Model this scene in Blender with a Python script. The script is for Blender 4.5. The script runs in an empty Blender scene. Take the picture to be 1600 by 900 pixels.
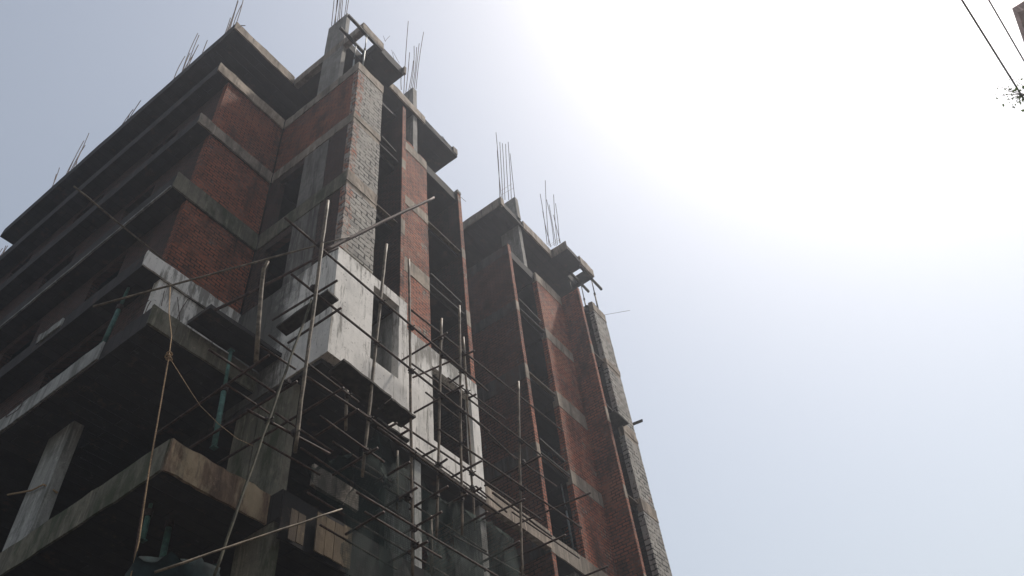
import bpy, bmesh, math, random
from mathutils import Vector, Matrix, noise

random.seed(7)
scene = bpy.context.scene
COL = scene.collection
EYE = 1.6                                   # camera height above the ground

# ------------------------------------------------------------------ camera (solved from the photo's vanishing points)
F_PX = 1303.462
RM = ((0.59765068, -0.79651727, -0.09150905),   # camera right in world axes
      (0.57137277, 0.50320147, -0.64832202),    # camera down
      (0.56244717, 0.33518431, 0.75584698))     # camera forward
right, down, fwd = (Vector(r) for r in RM)
cam_d = bpy.data.cameras.new("camera")
cam_d.sensor_width = 36.0
cam_d.lens = F_PX / 1600 * 36.0
cam_d.clip_start, cam_d.clip_end = 0.1, 5000
cam = bpy.data.objects.new("camera", cam_d)
m3 = Matrix((right, -down, -fwd)).transposed()
cam.matrix_world = Matrix.Translation((0, 0, EYE)) @ m3.to_4x4()
COL.objects.link(cam)
scene.camera = cam


def at(px, py, axis, val):
    """survey point: where the sight line of a photo pixel meets an axis plane (z given above the eye)"""
    d = right * ((px - 800) / F_PX) + down * ((py - 450) / F_PX) + fwd
    i = 'XYZ'.index(axis)
    d = d * (val / d[i])
    return Vector((d.x, d.y, d.z + EYE))


# ------------------------------------------------------------------ node helpers
class NT:
    def __init__(self, name):
        self.m = bpy.data.materials.new(name)
        self.m.use_nodes = True
        self.t = self.m.node_tree
        self.t.nodes.clear()
        self.out = self.n('ShaderNodeOutputMaterial')
        self.b = self.n('ShaderNodeBsdfPrincipled')
        self.l(self.b.outputs[0], self.out.inputs[0])
        self.b.inputs['Specular IOR Level'].default_value = 0.2
        self.b.inputs['Roughness'].default_value = 0.9

    def n(self, typ, **kw):
        nd = self.t.nodes.new(typ)
        for k, v in kw.items():
            setattr(nd, k, v)
        return nd

    def l(self, a, b):
        self.t.links.new(a, b)

    def setin(self, sock, v):
        if hasattr(v, 'is_output'):
            self.l(v, sock)
        elif isinstance(v, (tuple, list)) and len(v) == 3 and sock.type == 'RGBA':
            sock.default_value = (*v, 1)
        else:
            sock.default_value = v

    def math(self, op, a, b=0.0, clamp=False):
        nd = self.n('ShaderNodeMath', operation=op, use_clamp=clamp)
        self.setin(nd.inputs[0], a)
        self.setin(nd.inputs[1], b)
        return nd.outputs[0]

    def mix(self, fac, a, b, blend='MIX'):
        nd = self.n('ShaderNodeMix', data_type='RGBA', blend_type=blend)
        self.setin(nd.inputs[0], fac)
        self.setin(nd.inputs[6], a)
        self.setin(nd.inputs[7], b)
        return nd.outputs[2]

    def ramp(self, fac, lo, hi):
        nd = self.n('ShaderNodeMapRange')
        nd.clamp = True
        nd.interpolation_type = 'SMOOTHSTEP'
        self.setin(nd.inputs[0], fac)
        nd.inputs[1].default_value, nd.inputs[2].default_value = lo, hi
        return nd.outputs[0]

    def pos(self):
        return self.n('ShaderNodeNewGeometry').outputs['Position']

    def scaled(self, vec, s):
        nd = self.n('ShaderNodeVectorMath', operation='MULTIPLY')
        self.l(vec, nd.inputs[0])
        nd.inputs[1].default_value = s
        return nd.outputs[0]

    def noise(self, vec, scale, detail=4, rough=0.6):
        nd = self.n('ShaderNodeTexNoise')
        self.l(vec, nd.inputs['Vector'])
        nd.inputs['Scale'].default_value = scale
        nd.inputs['Detail'].default_value = detail
        nd.inputs['Roughness'].default_value = rough
        return nd.outputs[0]

    def wallvec(self, p):
        """(x+y, z) so that courses run level round axis-aligned walls"""
        s = self.n('ShaderNodeSeparateXYZ')
        self.l(p, s.inputs[0])
        c = self.n('ShaderNodeCombineXYZ')
        self.l(self.math('ADD', s.outputs[0], s.outputs[1]), c.inputs[0])
        self.l(s.outputs[2], c.inputs[1])
        return c.outputs[0], s

    def bump(self, h, strength, dist):
        nd = self.n('ShaderNodeBump')
        nd.inputs['Strength'].default_value = strength
        nd.inputs['Distance'].default_value = dist
        self.l(h, nd.inputs['Height'])
        self.l(nd.outputs[0], self.b.inputs['Normal'])

    def color(self, c):
        self.setin(self.b.inputs['Base Color'], c)


def brick_tex(n, vec, c1, c2, mortar, w, h, ms, bias=0.0, offset=0.5):
    b = n.n('ShaderNodeTexBrick')
    b.offset = offset
    n.l(vec, b.inputs['Vector'])
    for k, v in (('Color1', c1), ('Color2', c2), ('Mortar', mortar)):
        n.setin(b.inputs[k], v)
    b.inputs['Scale'].default_value = 1.0
    b.inputs['Mortar Size'].default_value = ms
    b.inputs['Mortar Smooth'].default_value = 0.3
    b.inputs['Bias'].default_value = bias
    b.inputs['Brick Width'].default_value = w
    b.inputs['Row Height'].default_value = h
    return b


def mat_brick(name, red1, red2, mortar, smear, smear_col, grime=0.5, h=0.125, w=0.29, ms=0.02):
    n = NT(name)
    p = n.pos()
    wv, s = n.wallvec(p)
    wob = n.noise(p, 2.3, 4)
    add = n.n('ShaderNodeVectorMath', operation='ADD')
    sc = n.n('ShaderNodeVectorMath', operation='SCALE')
    n.l(wob, sc.inputs[0])
    sc.inputs['Scale'].default_value = 0.07
    n.l(wv, add.inputs[0])
    n.l(sc.outputs[0], add.inputs[1])
    b = brick_tex(n, add.outputs[0], red1, red2, mortar, w, h, ms)
    tone = n.noise(p, 0.55, 5, 0.65)
    col = n.mix(n.ramp(tone, 0.3, 0.75), b.outputs[0], (red1[0] * 1.7, red1[1] * 1.9, red1[2] * 1.9), 'MIX')
    col = n.mix(0.55, b.outputs[0], col)
    dust = n.noise(p, 0.42, 5, 0.7)
    col = n.mix(n.math('MULTIPLY', n.ramp(dust, 0.47, 0.68), 0.55), col, (red1[0] * 1.15, red1[1] * 1.75, red1[2] * 2.0))
    odd = n.noise(n.scaled(p, (3.4, 3.4, 8.0)), 1.0, 3, 0.6)
    col = n.mix(n.math('MULTIPLY', n.ramp(odd, 0.56, 0.66), 0.6), col, (red1[0] * 1.5, red1[1] * 1.35, red1[2] * 1.1))
    # cement smeared over the face
    sm = n.math('MULTIPLY', n.noise(p, 1.3, 6, 0.72), n.noise(n.scaled(p, (9, 9, 3)), 1.0, 4, 0.7))
    col = n.mix(n.ramp(sm, 0.36 - smear * 0.2, 0.46 - smear * 0.1), col, smear_col)
    # grime in blotches with a slight downward run, soot, chipped faces
    st = n.noise(n.scaled(p, (1.3, 1.3, 0.55)), 1.0, 7, 0.72)
    col = n.mix(n.math('MULTIPLY', n.ramp(st, 0.45, 0.68), grime), col, (0.018, 0.017, 0.015))
    fine = n.noise(p, 21, 4, 0.7)
    col = n.mix(n.math('MULTIPLY', n.ramp(fine, 0.5, 0.72), 0.55), col, (0.03, 0.025, 0.022))
    chip = n.noise(p, 7.0, 4, 0.75)
    col = n.mix(n.math('MULTIPLY', n.ramp(chip, 0.60, 0.70), 0.5), col, (red1[0] * 1.9, red1[1] * 2.3, red1[2] * 2.3))
    # raked joints: relief shadow painted black into some, others flush
    jd = n.math('MULTIPLY', b.outputs['Fac'], n.ramp(n.noise(p, 2.2, 3), 0.30, 0.55))
    col = n.mix(n.math('MULTIPLY', jd, 0.85), col, (0.02, 0.017, 0.015))
    n.color(col)
    hgt = n.math('ADD', n.math('MULTIPLY', b.outputs['Fac'], -1.6), n.math('MULTIPLY', n.math('ADD', fine, chip), 0.9))
    n.bump(hgt, 1.0, 0.02)
    return n.m


def mat_concrete(name, base, stain, amount=0.55, moss=None, moss_amt=0.0, speck=0.4):
    n = NT(name)
    p = n.pos()
    big = n.noise(p, 0.8, 6, 0.7)
    col = n.mix(n.ramp(big, 0.3, 0.72), base, tuple(c * 0.62 for c in base))
    st = n.noise(n.scaled(p, (3.2, 3.2, 0.3)), 1.0, 6, 0.7)
    col = n.mix(n.math('MULTIPLY', n.ramp(st, 0.42, 0.66), amount), col, stain)
    mid = n.noise(p, 3.1, 6, 0.75)
    col = n.mix(n.math('MULTIPLY', n.ramp(mid, 0.50, 0.66), 0.6), col, tuple(c * 0.40 for c in base))
    run = n.noise(n.scaled(p, (9.0, 9.0, 0.5)), 1.0, 5, 0.7)
    col = n.mix(n.math('MULTIPLY', n.ramp(run, 0.56, 0.66), 0.55), col, tuple(min(1, c * 1.45) for c in base))
    fine = n.noise(p, 26, 3, 0.65)
    col = n.mix(n.math('MULTIPLY', n.ramp(fine, 0.5, 0.72), speck), col, tuple(c * 0.35 for c in base))
    lite = n.noise(p, 5.5, 4, 0.75)
    col = n.mix(n.math('MULTIPLY', n.ramp(lite, 0.58, 0.74), 0.5), col, tuple(min(1, c * 1.6) for c in base))
    if moss:
        mo = n.noise(n.scaled(p, (1.5, 1.5, 0.5)), 1.0, 6, 0.72)
        col = n.mix(n.math('MULTIPLY', n.ramp(mo, 0.45, 0.62), moss_amt), col, moss)
    n.color(col)
    n.bump(n.math('ADD', fine, n.math('MULTIPLY', big, 2.0)), 0.6, 0.012)
    return n.m


def mat_plain(name, c, rough=0.85, var=0.35, scale=9.0, metal=0.0):
    n = NT(name)
    p = n.pos()
    v = n.noise(p, scale, 4, 0.7)
    n.color(n.mix(n.ramp(v, 0.35, 0.7), tuple(x * (1 - var) for x in c), tuple(min(1, x * (1 + var)) for x in c)))
    n.b.inputs['Roughness'].default_value = rough
    n.b.inputs['Metallic'].default_value = metal
    n.bump(v, 0.4, 0.006)
    return n.m


def mat_soffit():
    """board-marked concrete: the lines of the shuttering boards, damp patches"""
    n = NT('board_marked_concrete')
    p = n.pos()
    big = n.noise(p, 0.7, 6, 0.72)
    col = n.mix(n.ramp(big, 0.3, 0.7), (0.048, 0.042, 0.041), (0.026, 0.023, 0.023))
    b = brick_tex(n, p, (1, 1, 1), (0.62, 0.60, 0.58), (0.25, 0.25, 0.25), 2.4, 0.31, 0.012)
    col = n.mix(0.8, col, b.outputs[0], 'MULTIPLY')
    rust = n.noise(p, 1.9, 5, 0.75)
    col = n.mix(n.math('MULTIPLY', n.ramp(rust, 0.55, 0.7), 0.5), col, (0.10, 0.058, 0.04))
    lime = n.noise(p, 3.3, 6, 0.8)
    col = n.mix(n.math('MULTIPLY', n.ramp(lime, 0.62, 0.72), 0.45), col, (0.16, 0.15, 0.14))
    n.color(col)
    n.bump(n.math('ADD', n.math('MULTIPLY', b.outputs['Fac'], 1.0), lime), 0.6, 0.012)
    return n.m


def mat_plaster(name='white_plaster', back_on=True):
    n = NT(name)
    p = n.pos()
    big = n.noise(p, 0.9, 6, 0.7)
    base = n.mix(n.ramp(big, 0.3, 0.75), (0.77, 0.735, 0.69), (0.56, 0.535, 0.50))
    wet = n.noise(n.scaled(p, (1.5, 1.5, 0.35)), 1.0, 5, 0.7)
    base = n.mix(n.math('MULTIPLY', n.ramp(wet, 0.5, 0.7), 0.45), base, (0.30, 0.30, 0.29))
    s = n.n('ShaderNodeSeparateXYZ')
    n.l(p, s.inputs[0])
    # black mould: running down from the wet top edge, and on the weather (left) face towards the back
    st = n.noise(n.scaled(p, (5.0, 5.0, 0.55)), 1.0, 6, 0.72)
    top = n.ramp(s.outputs[2], 16.9 + EYE - 1.6, 17.3 + EYE)
    patch = n.noise(p, 0.75, 4, 0.6)
    sm = n.ramp(n.math('ADD', n.math('ADD', st, n.math('MULTIPLY', top, 0.08)), n.math('MULTIPLY', n.ramp(patch, 0.45, 0.7), 0.10)), 0.56, 0.66)
    base = n.mix(n.math('MULTIPLY', sm, 0.68), base, (0.095, 0.086, 0.072))
    drip = n.noise(n.scaled(p, (11.0, 11.0, 0.4)), 1.0, 4, 0.6)
    base = n.mix(n.math('MULTIPLY', n.math('MULTIPLY', n.ramp(drip, 0.56, 0.66), n.ramp(patch, 0.40, 0.55)), 0.6), base, (0.16, 0.14, 0.11))
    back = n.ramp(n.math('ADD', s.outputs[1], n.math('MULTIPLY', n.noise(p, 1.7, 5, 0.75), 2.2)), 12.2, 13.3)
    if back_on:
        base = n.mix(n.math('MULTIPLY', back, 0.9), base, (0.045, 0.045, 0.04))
    spk = n.noise(p, 13, 4, 0.75)
    base = n.mix(n.math('MULTIPLY', n.ramp(spk, 0.60, 0.70), 0.8), base, (0.07, 0.055, 0.045))
    n.color(base)
    n.bump(n.math('ADD', big, spk), 0.35, 0.01)
    return n.m


def mat_block():
    """grey cement block with the red brick toothing of the outer corner"""
    n = NT('grey_block')
    p = n.pos()
    wv, s = n.wallvec(p)
    wob = n.noise(p, 2.6, 4, 0.7)
    sc = n.n('ShaderNodeVectorMath', operation='SCALE')
    n.l(wob, sc.inputs[0])
    sc.inputs['Scale'].default_value = 0.16
    ad = n.n('ShaderNodeVectorMath', operation='ADD')
    n.l(wv, ad.inputs[0])
    n.l(sc.outputs[0], ad.inputs[1])
    wv = ad.outputs[0]
    b = brick_tex(n, wv, (0.38, 0.355, 0.32), (0.24, 0.225, 0.205), (0.022, 0.02, 0.018), 0.44, 0.19, 0.026)
    q = brick_tex(n, wv, (0.34, 0.10, 0.045), (0.30, 0.27, 0.24), (0.06, 0.05, 0.045), 0.28, 0.19, 0.026, bias=-0.05)
    edge = n.math('ADD', s.outputs[0], n.math('MULTIPLY', n.noise(p, 3.0, 3), 0.5))
    msk = n.ramp(edge, 9.28, 9.22 - 0.06)
    msk = n.math('SUBTRACT', 1.0, n.ramp(edge, 9.14, 9.20))
    col = n.mix(msk, b.outputs[0], q.outputs[0])
    old = n.noise(p, 1.7, 5, 0.75)
    col = n.mix(n.math('MULTIPLY', n.ramp(old, 0.56, 0.66), 0.55), col, (0.26, 0.15, 0.11))
    sm = n.math('MULTIPLY', n.noise(p, 1.0, 6, 0.7), n.noise(p, 7.0, 5, 0.7))
    col = n.mix(n.ramp(sm, 0.23, 0.31), col, (0.36, 0.33, 0.295))
    st = n.noise(n.scaled(p, (3.0, 3.0, 0.3)), 1.0, 5, 0.65)
    col = n.mix(n.math('MULTIPLY', n.ramp(st, 0.5, 0.72), 0.5), col, (0.07, 0.065, 0.058))
    fine = n.noise(p, 28, 3, 0.6)
    col = n.mix(n.math('MULTIPLY', n.ramp(fine, 0.52, 0.75), 0.45), col, (0.08, 0.075, 0.07))
    n.color(col)
    n.bump(n.math('ADD', n.math('MULTIPLY', b.outputs['Fac'], -1.3), n.math('MULTIPLY', fine, 0.8)), 1.0, 0.015)
    return n.m


def mat_net():
    n = NT('green_net_cloth')
    p = n.pos()
    v = n.noise(n.scaled(p, (3, 3, 1.2)), 1.0, 4, 0.7)
    n.color(n.mix(n.ramp(v, 0.3, 0.7), (0.004, 0.013, 0.010), (0.009, 0.024, 0.019)))
    tr = n.n('ShaderNodeBsdfTransparent')
    mx = n.n('ShaderNodeMixShader')
    hole = n.noise(n.scaled(p, (6, 6, 3)), 1.0, 3, 0.7)
    cells = n.n('ShaderNodeTexBrick')
    cells.offset = 0.0
    wv, _ = n.wallvec(p)
    n.l(wv, cells.inputs['Vector'])
    for k, v in (('Scale', 1.0), ('Mortar Size', 0.011), ('Brick Width', 0.045), ('Row Height', 0.045), ('Mortar Smooth', 0.0)):
        cells.inputs[k].default_value = v
    weave = n.math('ADD', 0.40, n.math('MULTIPLY', cells.outputs['Fac'], 0.22))
    cover = n.math('SUBTRACT', weave, n.math('MULTIPLY', n.ramp(hole, 0.48, 0.7), 0.32), True)
    n.l(cover, mx.inputs[0])
    n.l(tr.outputs[0], mx.inputs[1])
    n.l(n.b.outputs[0], mx.inputs[2])
    n.l(mx.outputs[0], n.out.inputs[0])
    return n.m


def mat_leaf():
    n = NT('leaf')
    p = n.pos()
    n.color(n.mix(n.ramp(n.noise(p, 2.0, 3), 0.3, 0.7), (0.035, 0.075, 0.02), (0.09, 0.14, 0.04)))
    tl = n.n('ShaderNodeBsdfTranslucent')
    tl.inputs[0].default_value = (0.08, 0.14, 0.03, 1)
    mx = n.n('ShaderNodeMixShader')
    mx.inputs[0].default_value = 0.35
    n.l(n.b.outputs[0], mx.inputs[1])
    n.l(tl.outputs[0], mx.inputs[2])
    n.l(mx.outputs[0], n.out.inputs[0])
    return n.m


M = {}
M['brick'] = mat_brick('red_brick', (0.270, 0.082, 0.044), (0.12, 0.043, 0.029), (0.15, 0.11, 0.085), 0.16, (0.15, 0.12, 0.10), 0.75)
M['brick_front'] = mat_brick('red_brick_smeared', (0.36, 0.105, 0.055), (0.16, 0.054, 0.038), (0.27, 0.21, 0.17), 0.42, (0.29, 0.25, 0.205), 0.65)
M['brick_dark'] = mat_brick('shade_toned_brick', (0.070, 0.034, 0.027), (0.042, 0.024, 0.021), (0.05, 0.042, 0.038), 0.05, (0.085, 0.08, 0.075), 0.6)  # brick colour darkened to stand in for shade on side and inner walls
M['brick_court'] = mat_brick('dark_red_brick', (0.150, 0.058, 0.038), (0.075, 0.035, 0.027), (0.085, 0.07, 0.06), 0.12, (0.15, 0.14, 0.13), 0.65)  # red brick in a darker tone for the court wall
M['block'] = mat_block()
M['concrete'] = mat_concrete('weathered_concrete', (0.31, 0.262, 0.215), (0.07, 0.058, 0.047), 0.8)
M['beam'] = mat_concrete('pale_beam_concrete', (0.41, 0.335, 0.265), (0.10, 0.08, 0.065), 0.75)
M['column'] = mat_concrete('column_concrete', (0.30, 0.285, 0.265), (0.10, 0.09, 0.08), 0.45, speck=0.25)
M['slab'] = mat_soffit()
M['mossy'] = mat_concrete('mossy_concrete', (0.22, 0.20, 0.155), (0.045, 0.045, 0.03), 0.6, (0.045, 0.055, 0.03), 0.85)
M['brown'] = mat_concrete('rusty_brown_concrete', (0.22, 0.145, 0.095), (0.045, 0.032, 0.024), 0.85, (0.46, 0.37, 0.24), 0.6)
M['grimy'] = mat_concrete('grimy_column_concrete', (0.23, 0.22, 0.205), (0.045, 0.04, 0.038), 0.9, (0.07, 0.06, 0.05), 0.5)
M['damp'] = mat_concrete('damp_sooty_concrete', (0.11, 0.10, 0.09), (0.035, 0.03, 0.027), 0.8, (0.10, 0.05, 0.035), 0.6)
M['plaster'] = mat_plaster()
M['plaster_left'] = mat_plaster('white_plaster_left_wing', False)
M['wash'] = mat_concrete('dirty_whitewash', (0.42, 0.42, 0.40), (0.09, 0.09, 0.085), 0.7, (0.06, 0.065, 0.05), 0.4)
M['rebar'] = mat_plain('rusty_rebar', (0.085, 0.055, 0.045), 0.8, 0.4, 30)
M['steel'] = mat_plain('rusty_scaffold_tube', (0.058, 0.032, 0.024), 0.7, 0.55, 9)
M['bamboo'] = mat_plain('weathered_bamboo', (0.135, 0.105, 0.072), 0.6, 0.5, 7)
M['bamboo_tan'] = mat_plain('stained_bamboo', (0.125, 0.092, 0.062), 0.6, 0.5, 7)
M['bamboo_old'] = mat_plain('mouldy_bamboo', (0.055, 0.05, 0.032), 0.8, 0.45, 7)
M['coupler'] = mat_plain('dark_coupler', (0.045, 0.032, 0.028), 0.7, 0.4, 25)
M['timber'] = mat_plain('dark_timber', (0.040, 0.033, 0.027), 0.85, 0.45, 6)
M['ply'] = mat_concrete('weathered_plywood', (0.17, 0.125, 0.078), (0.045, 0.033, 0.024), 0.8, (0.06, 0.045, 0.035), 0.5)
M['prop'] = mat_plain('green_painted_steel', (0.05, 0.12, 0.10), 0.55, 0.35, 8)
M['prop_grey'] = mat_plain('grey_galvanised_prop', (0.20, 0.22, 0.22), 0.5, 0.3, 8)
M['rope'] = mat_plain('rope_fibre', (0.32, 0.22, 0.13), 0.95, 0.4, 40)
M['net'] = mat_net()
M['bluenet'] = mat_plain('teal_cloth', (0.007, 0.017, 0.018), 0.9, 0.5, 5)
M['cable'] = mat_plain('cable_sheath', (0.05, 0.05, 0.055), 0.7, 0.2, 10)
M['bark'] = mat_plain('bark', (0.10, 0.075, 0.055), 0.95, 0.4, 12)
M['leaf'] = mat_leaf()
M['paint'] = mat_concrete('pink_wall_paint', (0.48, 0.30, 0.26), (0.20, 0.13, 0.11), 0.3)
M['glass'] = mat_plain('window_glass', (0.03, 0.035, 0.04), 0.1, 0.1, 2)
M['earth'] = mat_concrete('trodden_earth', (0.075, 0.063, 0.052), (0.04, 0.033, 0.028), 0.4)
M['lane'] = mat_concrete('lane_tarmac', (0.06, 0.06, 0.06), (0.04, 0.04, 0.04), 0.3)


# ------------------------------------------------------------------ object helpers
def tag(o, label=None, cat=None, group=None, kind=None):
    for k, v in (('label', label), ('category', cat), ('group', group), ('kind', kind)):
        if v:
            o[k] = v
    return o


def empty(name, loc):
    o = bpy.data.objects.new(name, None)
    o.empty_display_size = 0.3
    o.location = loc
    COL.objects.link(o)
    return o


def link_mesh(name, bm, mat, parent=None, smooth=False, label=None):
    """world-coordinate bmesh -> one mesh object whose coordinates are local to its top-level thing"""
    off = Vector((0, 0, 0))
    q = parent
    while q is not None:
        off += q.location
        q = q.parent
    bmesh.ops.recalc_face_normals(bm, faces=bm.faces)
    if parent is None:
        xs = [v.co for v in bm.verts]
        c = Vector((sum(v.x for v in xs) / len(xs), sum(v.y for v in xs) / len(xs), min(v.z for v in xs)))
        off = c
    bmesh.ops.translate(bm, verts=bm.verts, vec=-off)
    me = bpy.data.meshes.new(name)
    bm.to_mesh(me)
    bm.free()
    if smooth:
        for p in me.polygons:
            p.use_smooth = True
    me.materials.append(mat)
    o = bpy.data.objects.new(name, me)
    COL.objects.link(o)
    if parent is not None:
        o.parent = parent
    else:
        o.location = off
    if label:
        o['label'] = label
    return o


def rough(bm, amp, scale=2.3):
    """uneven site work: nudge vertices by a smooth noise of position"""
    for v in bm.verts:
        d = noise.noise_vector(v.co * scale)
        e = noise.noise_vector(v.co * scale * 4.7)
        v.co += Vector((d.x, d.y, d.z)) * amp + Vector((e.x, e.y, e.z)) * amp * 0.7


def add_box(bm, x0, x1, y0, y1, z0, z1, seg=0.0):
    """axis box; z is above the eye. seg > 0 subdivides the long edges so that rough() can wobble them"""
    z0 += EYE
    z1 += EYE
    lo, hi = (x0, y0, z0), (x1, y1, z1)
    cuts = []
    for a in range(3):
        k = max(1, min(40, int((hi[a] - lo[a]) / seg))) if seg else 1
        cuts.append([lo[a] + (hi[a] - lo[a]) * i / k for i in range(k + 1)])
    cache = {}

    def vert(i):
        if i not in cache:
            cache[i] = bm.verts.new((cuts[0][i[0]], cuts[1][i[1]], cuts[2][i[2]]))
        return cache[i]
    for a in range(3):
        u, w = (a + 1) % 3, (a + 2) % 3
        for side in (0, len(cuts[a]) - 1):
            for i in range(len(cuts[u]) - 1):
                for j in range(len(cuts[w]) - 1):
                    q = []
                    for di, dj in ((0, 0), (1, 0), (1, 1), (0, 1)):
                        t = [0, 0, 0]
                        t[a], t[u], t[w] = side, i + di, j + dj
                        q.append(vert(tuple(t)))
                    bm.faces.new(q if side else q[::-1])


def box_part(name, mat, parent, dims, amp=0.012, seg=0.45, label=None):
    bm = bmesh.new()
    dims = dims if isinstance(dims[0], (tuple, list)) else [dims]
    for d in dims:
        add_box(bm, *d, seg=seg)
    if amp:
        rough(bm, amp)
    return link_mesh(name, bm, mat, parent, label=label)


def add_tube(bm, pts, rad, n=8, cap=True):
    pts = [Vector(p) for p in pts]
    rads = rad if isinstance(rad, (list, tuple)) else [rad] * len(pts)
    rings = []
    prev = None
    for i, p in enumerate(pts):
        d = (pts[min(i + 1, len(pts) - 1)] - pts[max(i - 1, 0)]).normalized()
        u = d.orthogonal().normalized() if prev is None else (prev - d * prev.dot(d)).normalized()
        prev = u
        w = d.cross(u)
        rings.append([bm.verts.new(p + (u * math.cos(2 * math.pi * k / n) + w * math.sin(2 * math.pi * k / n)) * rads[i])
                      for k in range(n)])
    for a, b in zip(rings, rings[1:]):
        for k in range(n):
            bm.faces.new((a[k], a[(k + 1) % n], b[(k + 1) % n], b[k]))
    if cap:
        bm.faces.new(rings[0])
        bm.faces.new(list(reversed(rings[-1])))


def pole_mesh(a, b, r, bamboo=True, bend=0.012):
    a, b = Vector(a), Vector(b)
    L = (b - a).length
    k = max(3, int(L / 0.35))
    pts, rads = [], []
    side = (b - a).orthogonal().normalized()
    ph = random.uniform(0, 6)
    amp = bend * L * 0.35
    for i in range(k + 1):
        t = i / k
        p = a.lerp(b, t)
        j = noise.noise_vector(p * 1.7 + Vector((ph, 0, 0))) * (0.012 if bamboo else 0.003)
        pts.append(p + side * math.sin(math.pi * t) * amp * math.sin(ph) + j)
        rads.append(r * (1.0 + (0.10 if bamboo else 0.0) * (1 if i % 2 else -0.3)) * (1.05 - 0.18 * t if bamboo else 1))
    bm = bmesh.new()
    add_tube(bm, pts, rads, 9)
    return bm


def rebar_mesh(base, top, lean, r=0.0125):
    bm = bmesh.new()
    k = 5
    pts = []
    for i in range(k + 1):
        t = i / k
        pts.append(Vector((base[0] + lean[0] * t * t, base[1] + lean[1] * t * t, base[2] + (top - base[2]) * t)))
    add_tube(bm, pts, r, 5)
    return bm


# ------------------------------------------------------------------ the unfinished building
# storey lines (top, underside of the edge beam), above the eye
L = [(30.95, 30.40), (27.52, 26.95), (24.00, 23.46), (20.62, 19.90), (17.05, 16.50), (13.65, 13.05), (10.10, 9.45), (6.60, 6.0), (3.1, 2.5)]
GROUND = -EYE
B = empty('unfinished_building', (14, 18, 0))
tag(B, 'unfinished concrete and brick apartment building with open top storey and half plastered corner', 'building')


def wall_with_holes(axis, c0, c1, u0, u1, z0, z1, holes):
    """wall slab between c0..c1 on its thin axis, along u, with rectangular openings; boxes butt end to end"""
    us = sorted({u0, u1, *[h[0] for h in holes], *[h[1] for h in holes]})
    out = []
    for a, b in zip(us, us[1:]):
        zz = [z0]
        hs = sorted((h[2], h[3]) for h in holes if h[0] <= a and h[1] >= b)
        segs, z = [], z0
        for h0, h1 in hs:
            if h0 > z:
                segs.append((z, h0))
            z = h1
        if z < z1:
            segs.append((z, z1))
        for s0, s1 in segs:
            out.append((a, b, c0, c1, s0, s1) if axis == 'Y' else (c0, c1, a, b, s0, s1))
    return out


# --- floor slabs: seen from below as dark soffits with a pale fascia
for k, (t, u) in enumerate(L):
    top = k == 0
    if k <= 4:
        boxes = [(5.72, 8.65, 13.68, 28.3, u, t), (6.43, 8.65, 28.304, 40, u, t),
                 (8.652, 15.27, 13.69, 40, u + .002, t - .002), (15.272, 18.40, 20, 40, u, t),
                 (18.402, 24.6, 13.69, 40, u + .002, t - .002)]
    elif k == 5:
        boxes = [(5.72, 8.65, 12.38, 40, 13.46, 14.05), (8.652, 15.27, 10.9, 40, u, t), (15.272, 18.40, 20, 40, u, t),
                 (18.402, 24.6, 10.93, 40, u, t)]
    else:
        boxes = [(6.35, 8.65, 11.29, 40, u, t), (8.652, 24.6, 10.9, 40, u + .002, t - .002)]
    lab = 'flat roof slab with rusty starter bars' if top else None
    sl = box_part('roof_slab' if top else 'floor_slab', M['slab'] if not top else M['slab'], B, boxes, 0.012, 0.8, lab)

# --- pale fascias (edge beams), 4 mm proud of the slab edge
for k in range(0, 5):
    t, u = L[k]
    m = M['beam'] if k in (0, 1) else (M['concrete'] if k == 2 else M['mossy'])
    if k == 4:
        m = M['plaster_left']
    box_part('edge_beam', m, B, (5.70, 8.62, 13.62, 13.676, u, t), 0.022, 0.16)
    if k in (1, 2, 3):     # left return of the bay
        box_part('edge_beam', M['concrete'] if k < 3 else M['mossy'], B, (8.64, 8.90, 10.03, 13.61, u, t), 0.018, 0.18)
box_part('edge_beam', M['mossy'], B, (5.69, 6.35, 12.32, 12.376, 13.46, 14.05), 0.02, 0.2, label='crumbling brown end of beam')
box_part('edge_beam', M['mossy'], B, (6.352, 9.0, 12.33, 12.376, 13.46, 14.05), 0.012, 0.35)
box_part('edge_beam', M['wash'], B, (5.66, 5.716, 14.0, 24.0, 13.50, 14.05), 0.012, 0.35, label='whitewashed edge beam')
box_part('edge_beam', M['brown'], B, (6.33, 8.66, 11.23, 11.286, 9.44, 10.12), 0.03, 0.14, label='brown stained edge beam with pale drips')
box_part('edge_beam', M['mossy'], B, (6.30, 6.346, 11.29, 24, 9.44, 10.12), 0.022, 0.3)
box_part('lit_edge_strip', M['wash'], B, (5.66, 5.715, 13.7, 27.0, 19.90, 19.97), 0.006, 0.4)  # pale strip painted in for the lit lower edge of the slab
# thin sunshade over the open storey
box_part('canopy', M['slab'], B, (6.53, 8.66, 11.55, 12.31, 14.07, 14.19), 0.015, 0.3)

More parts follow.
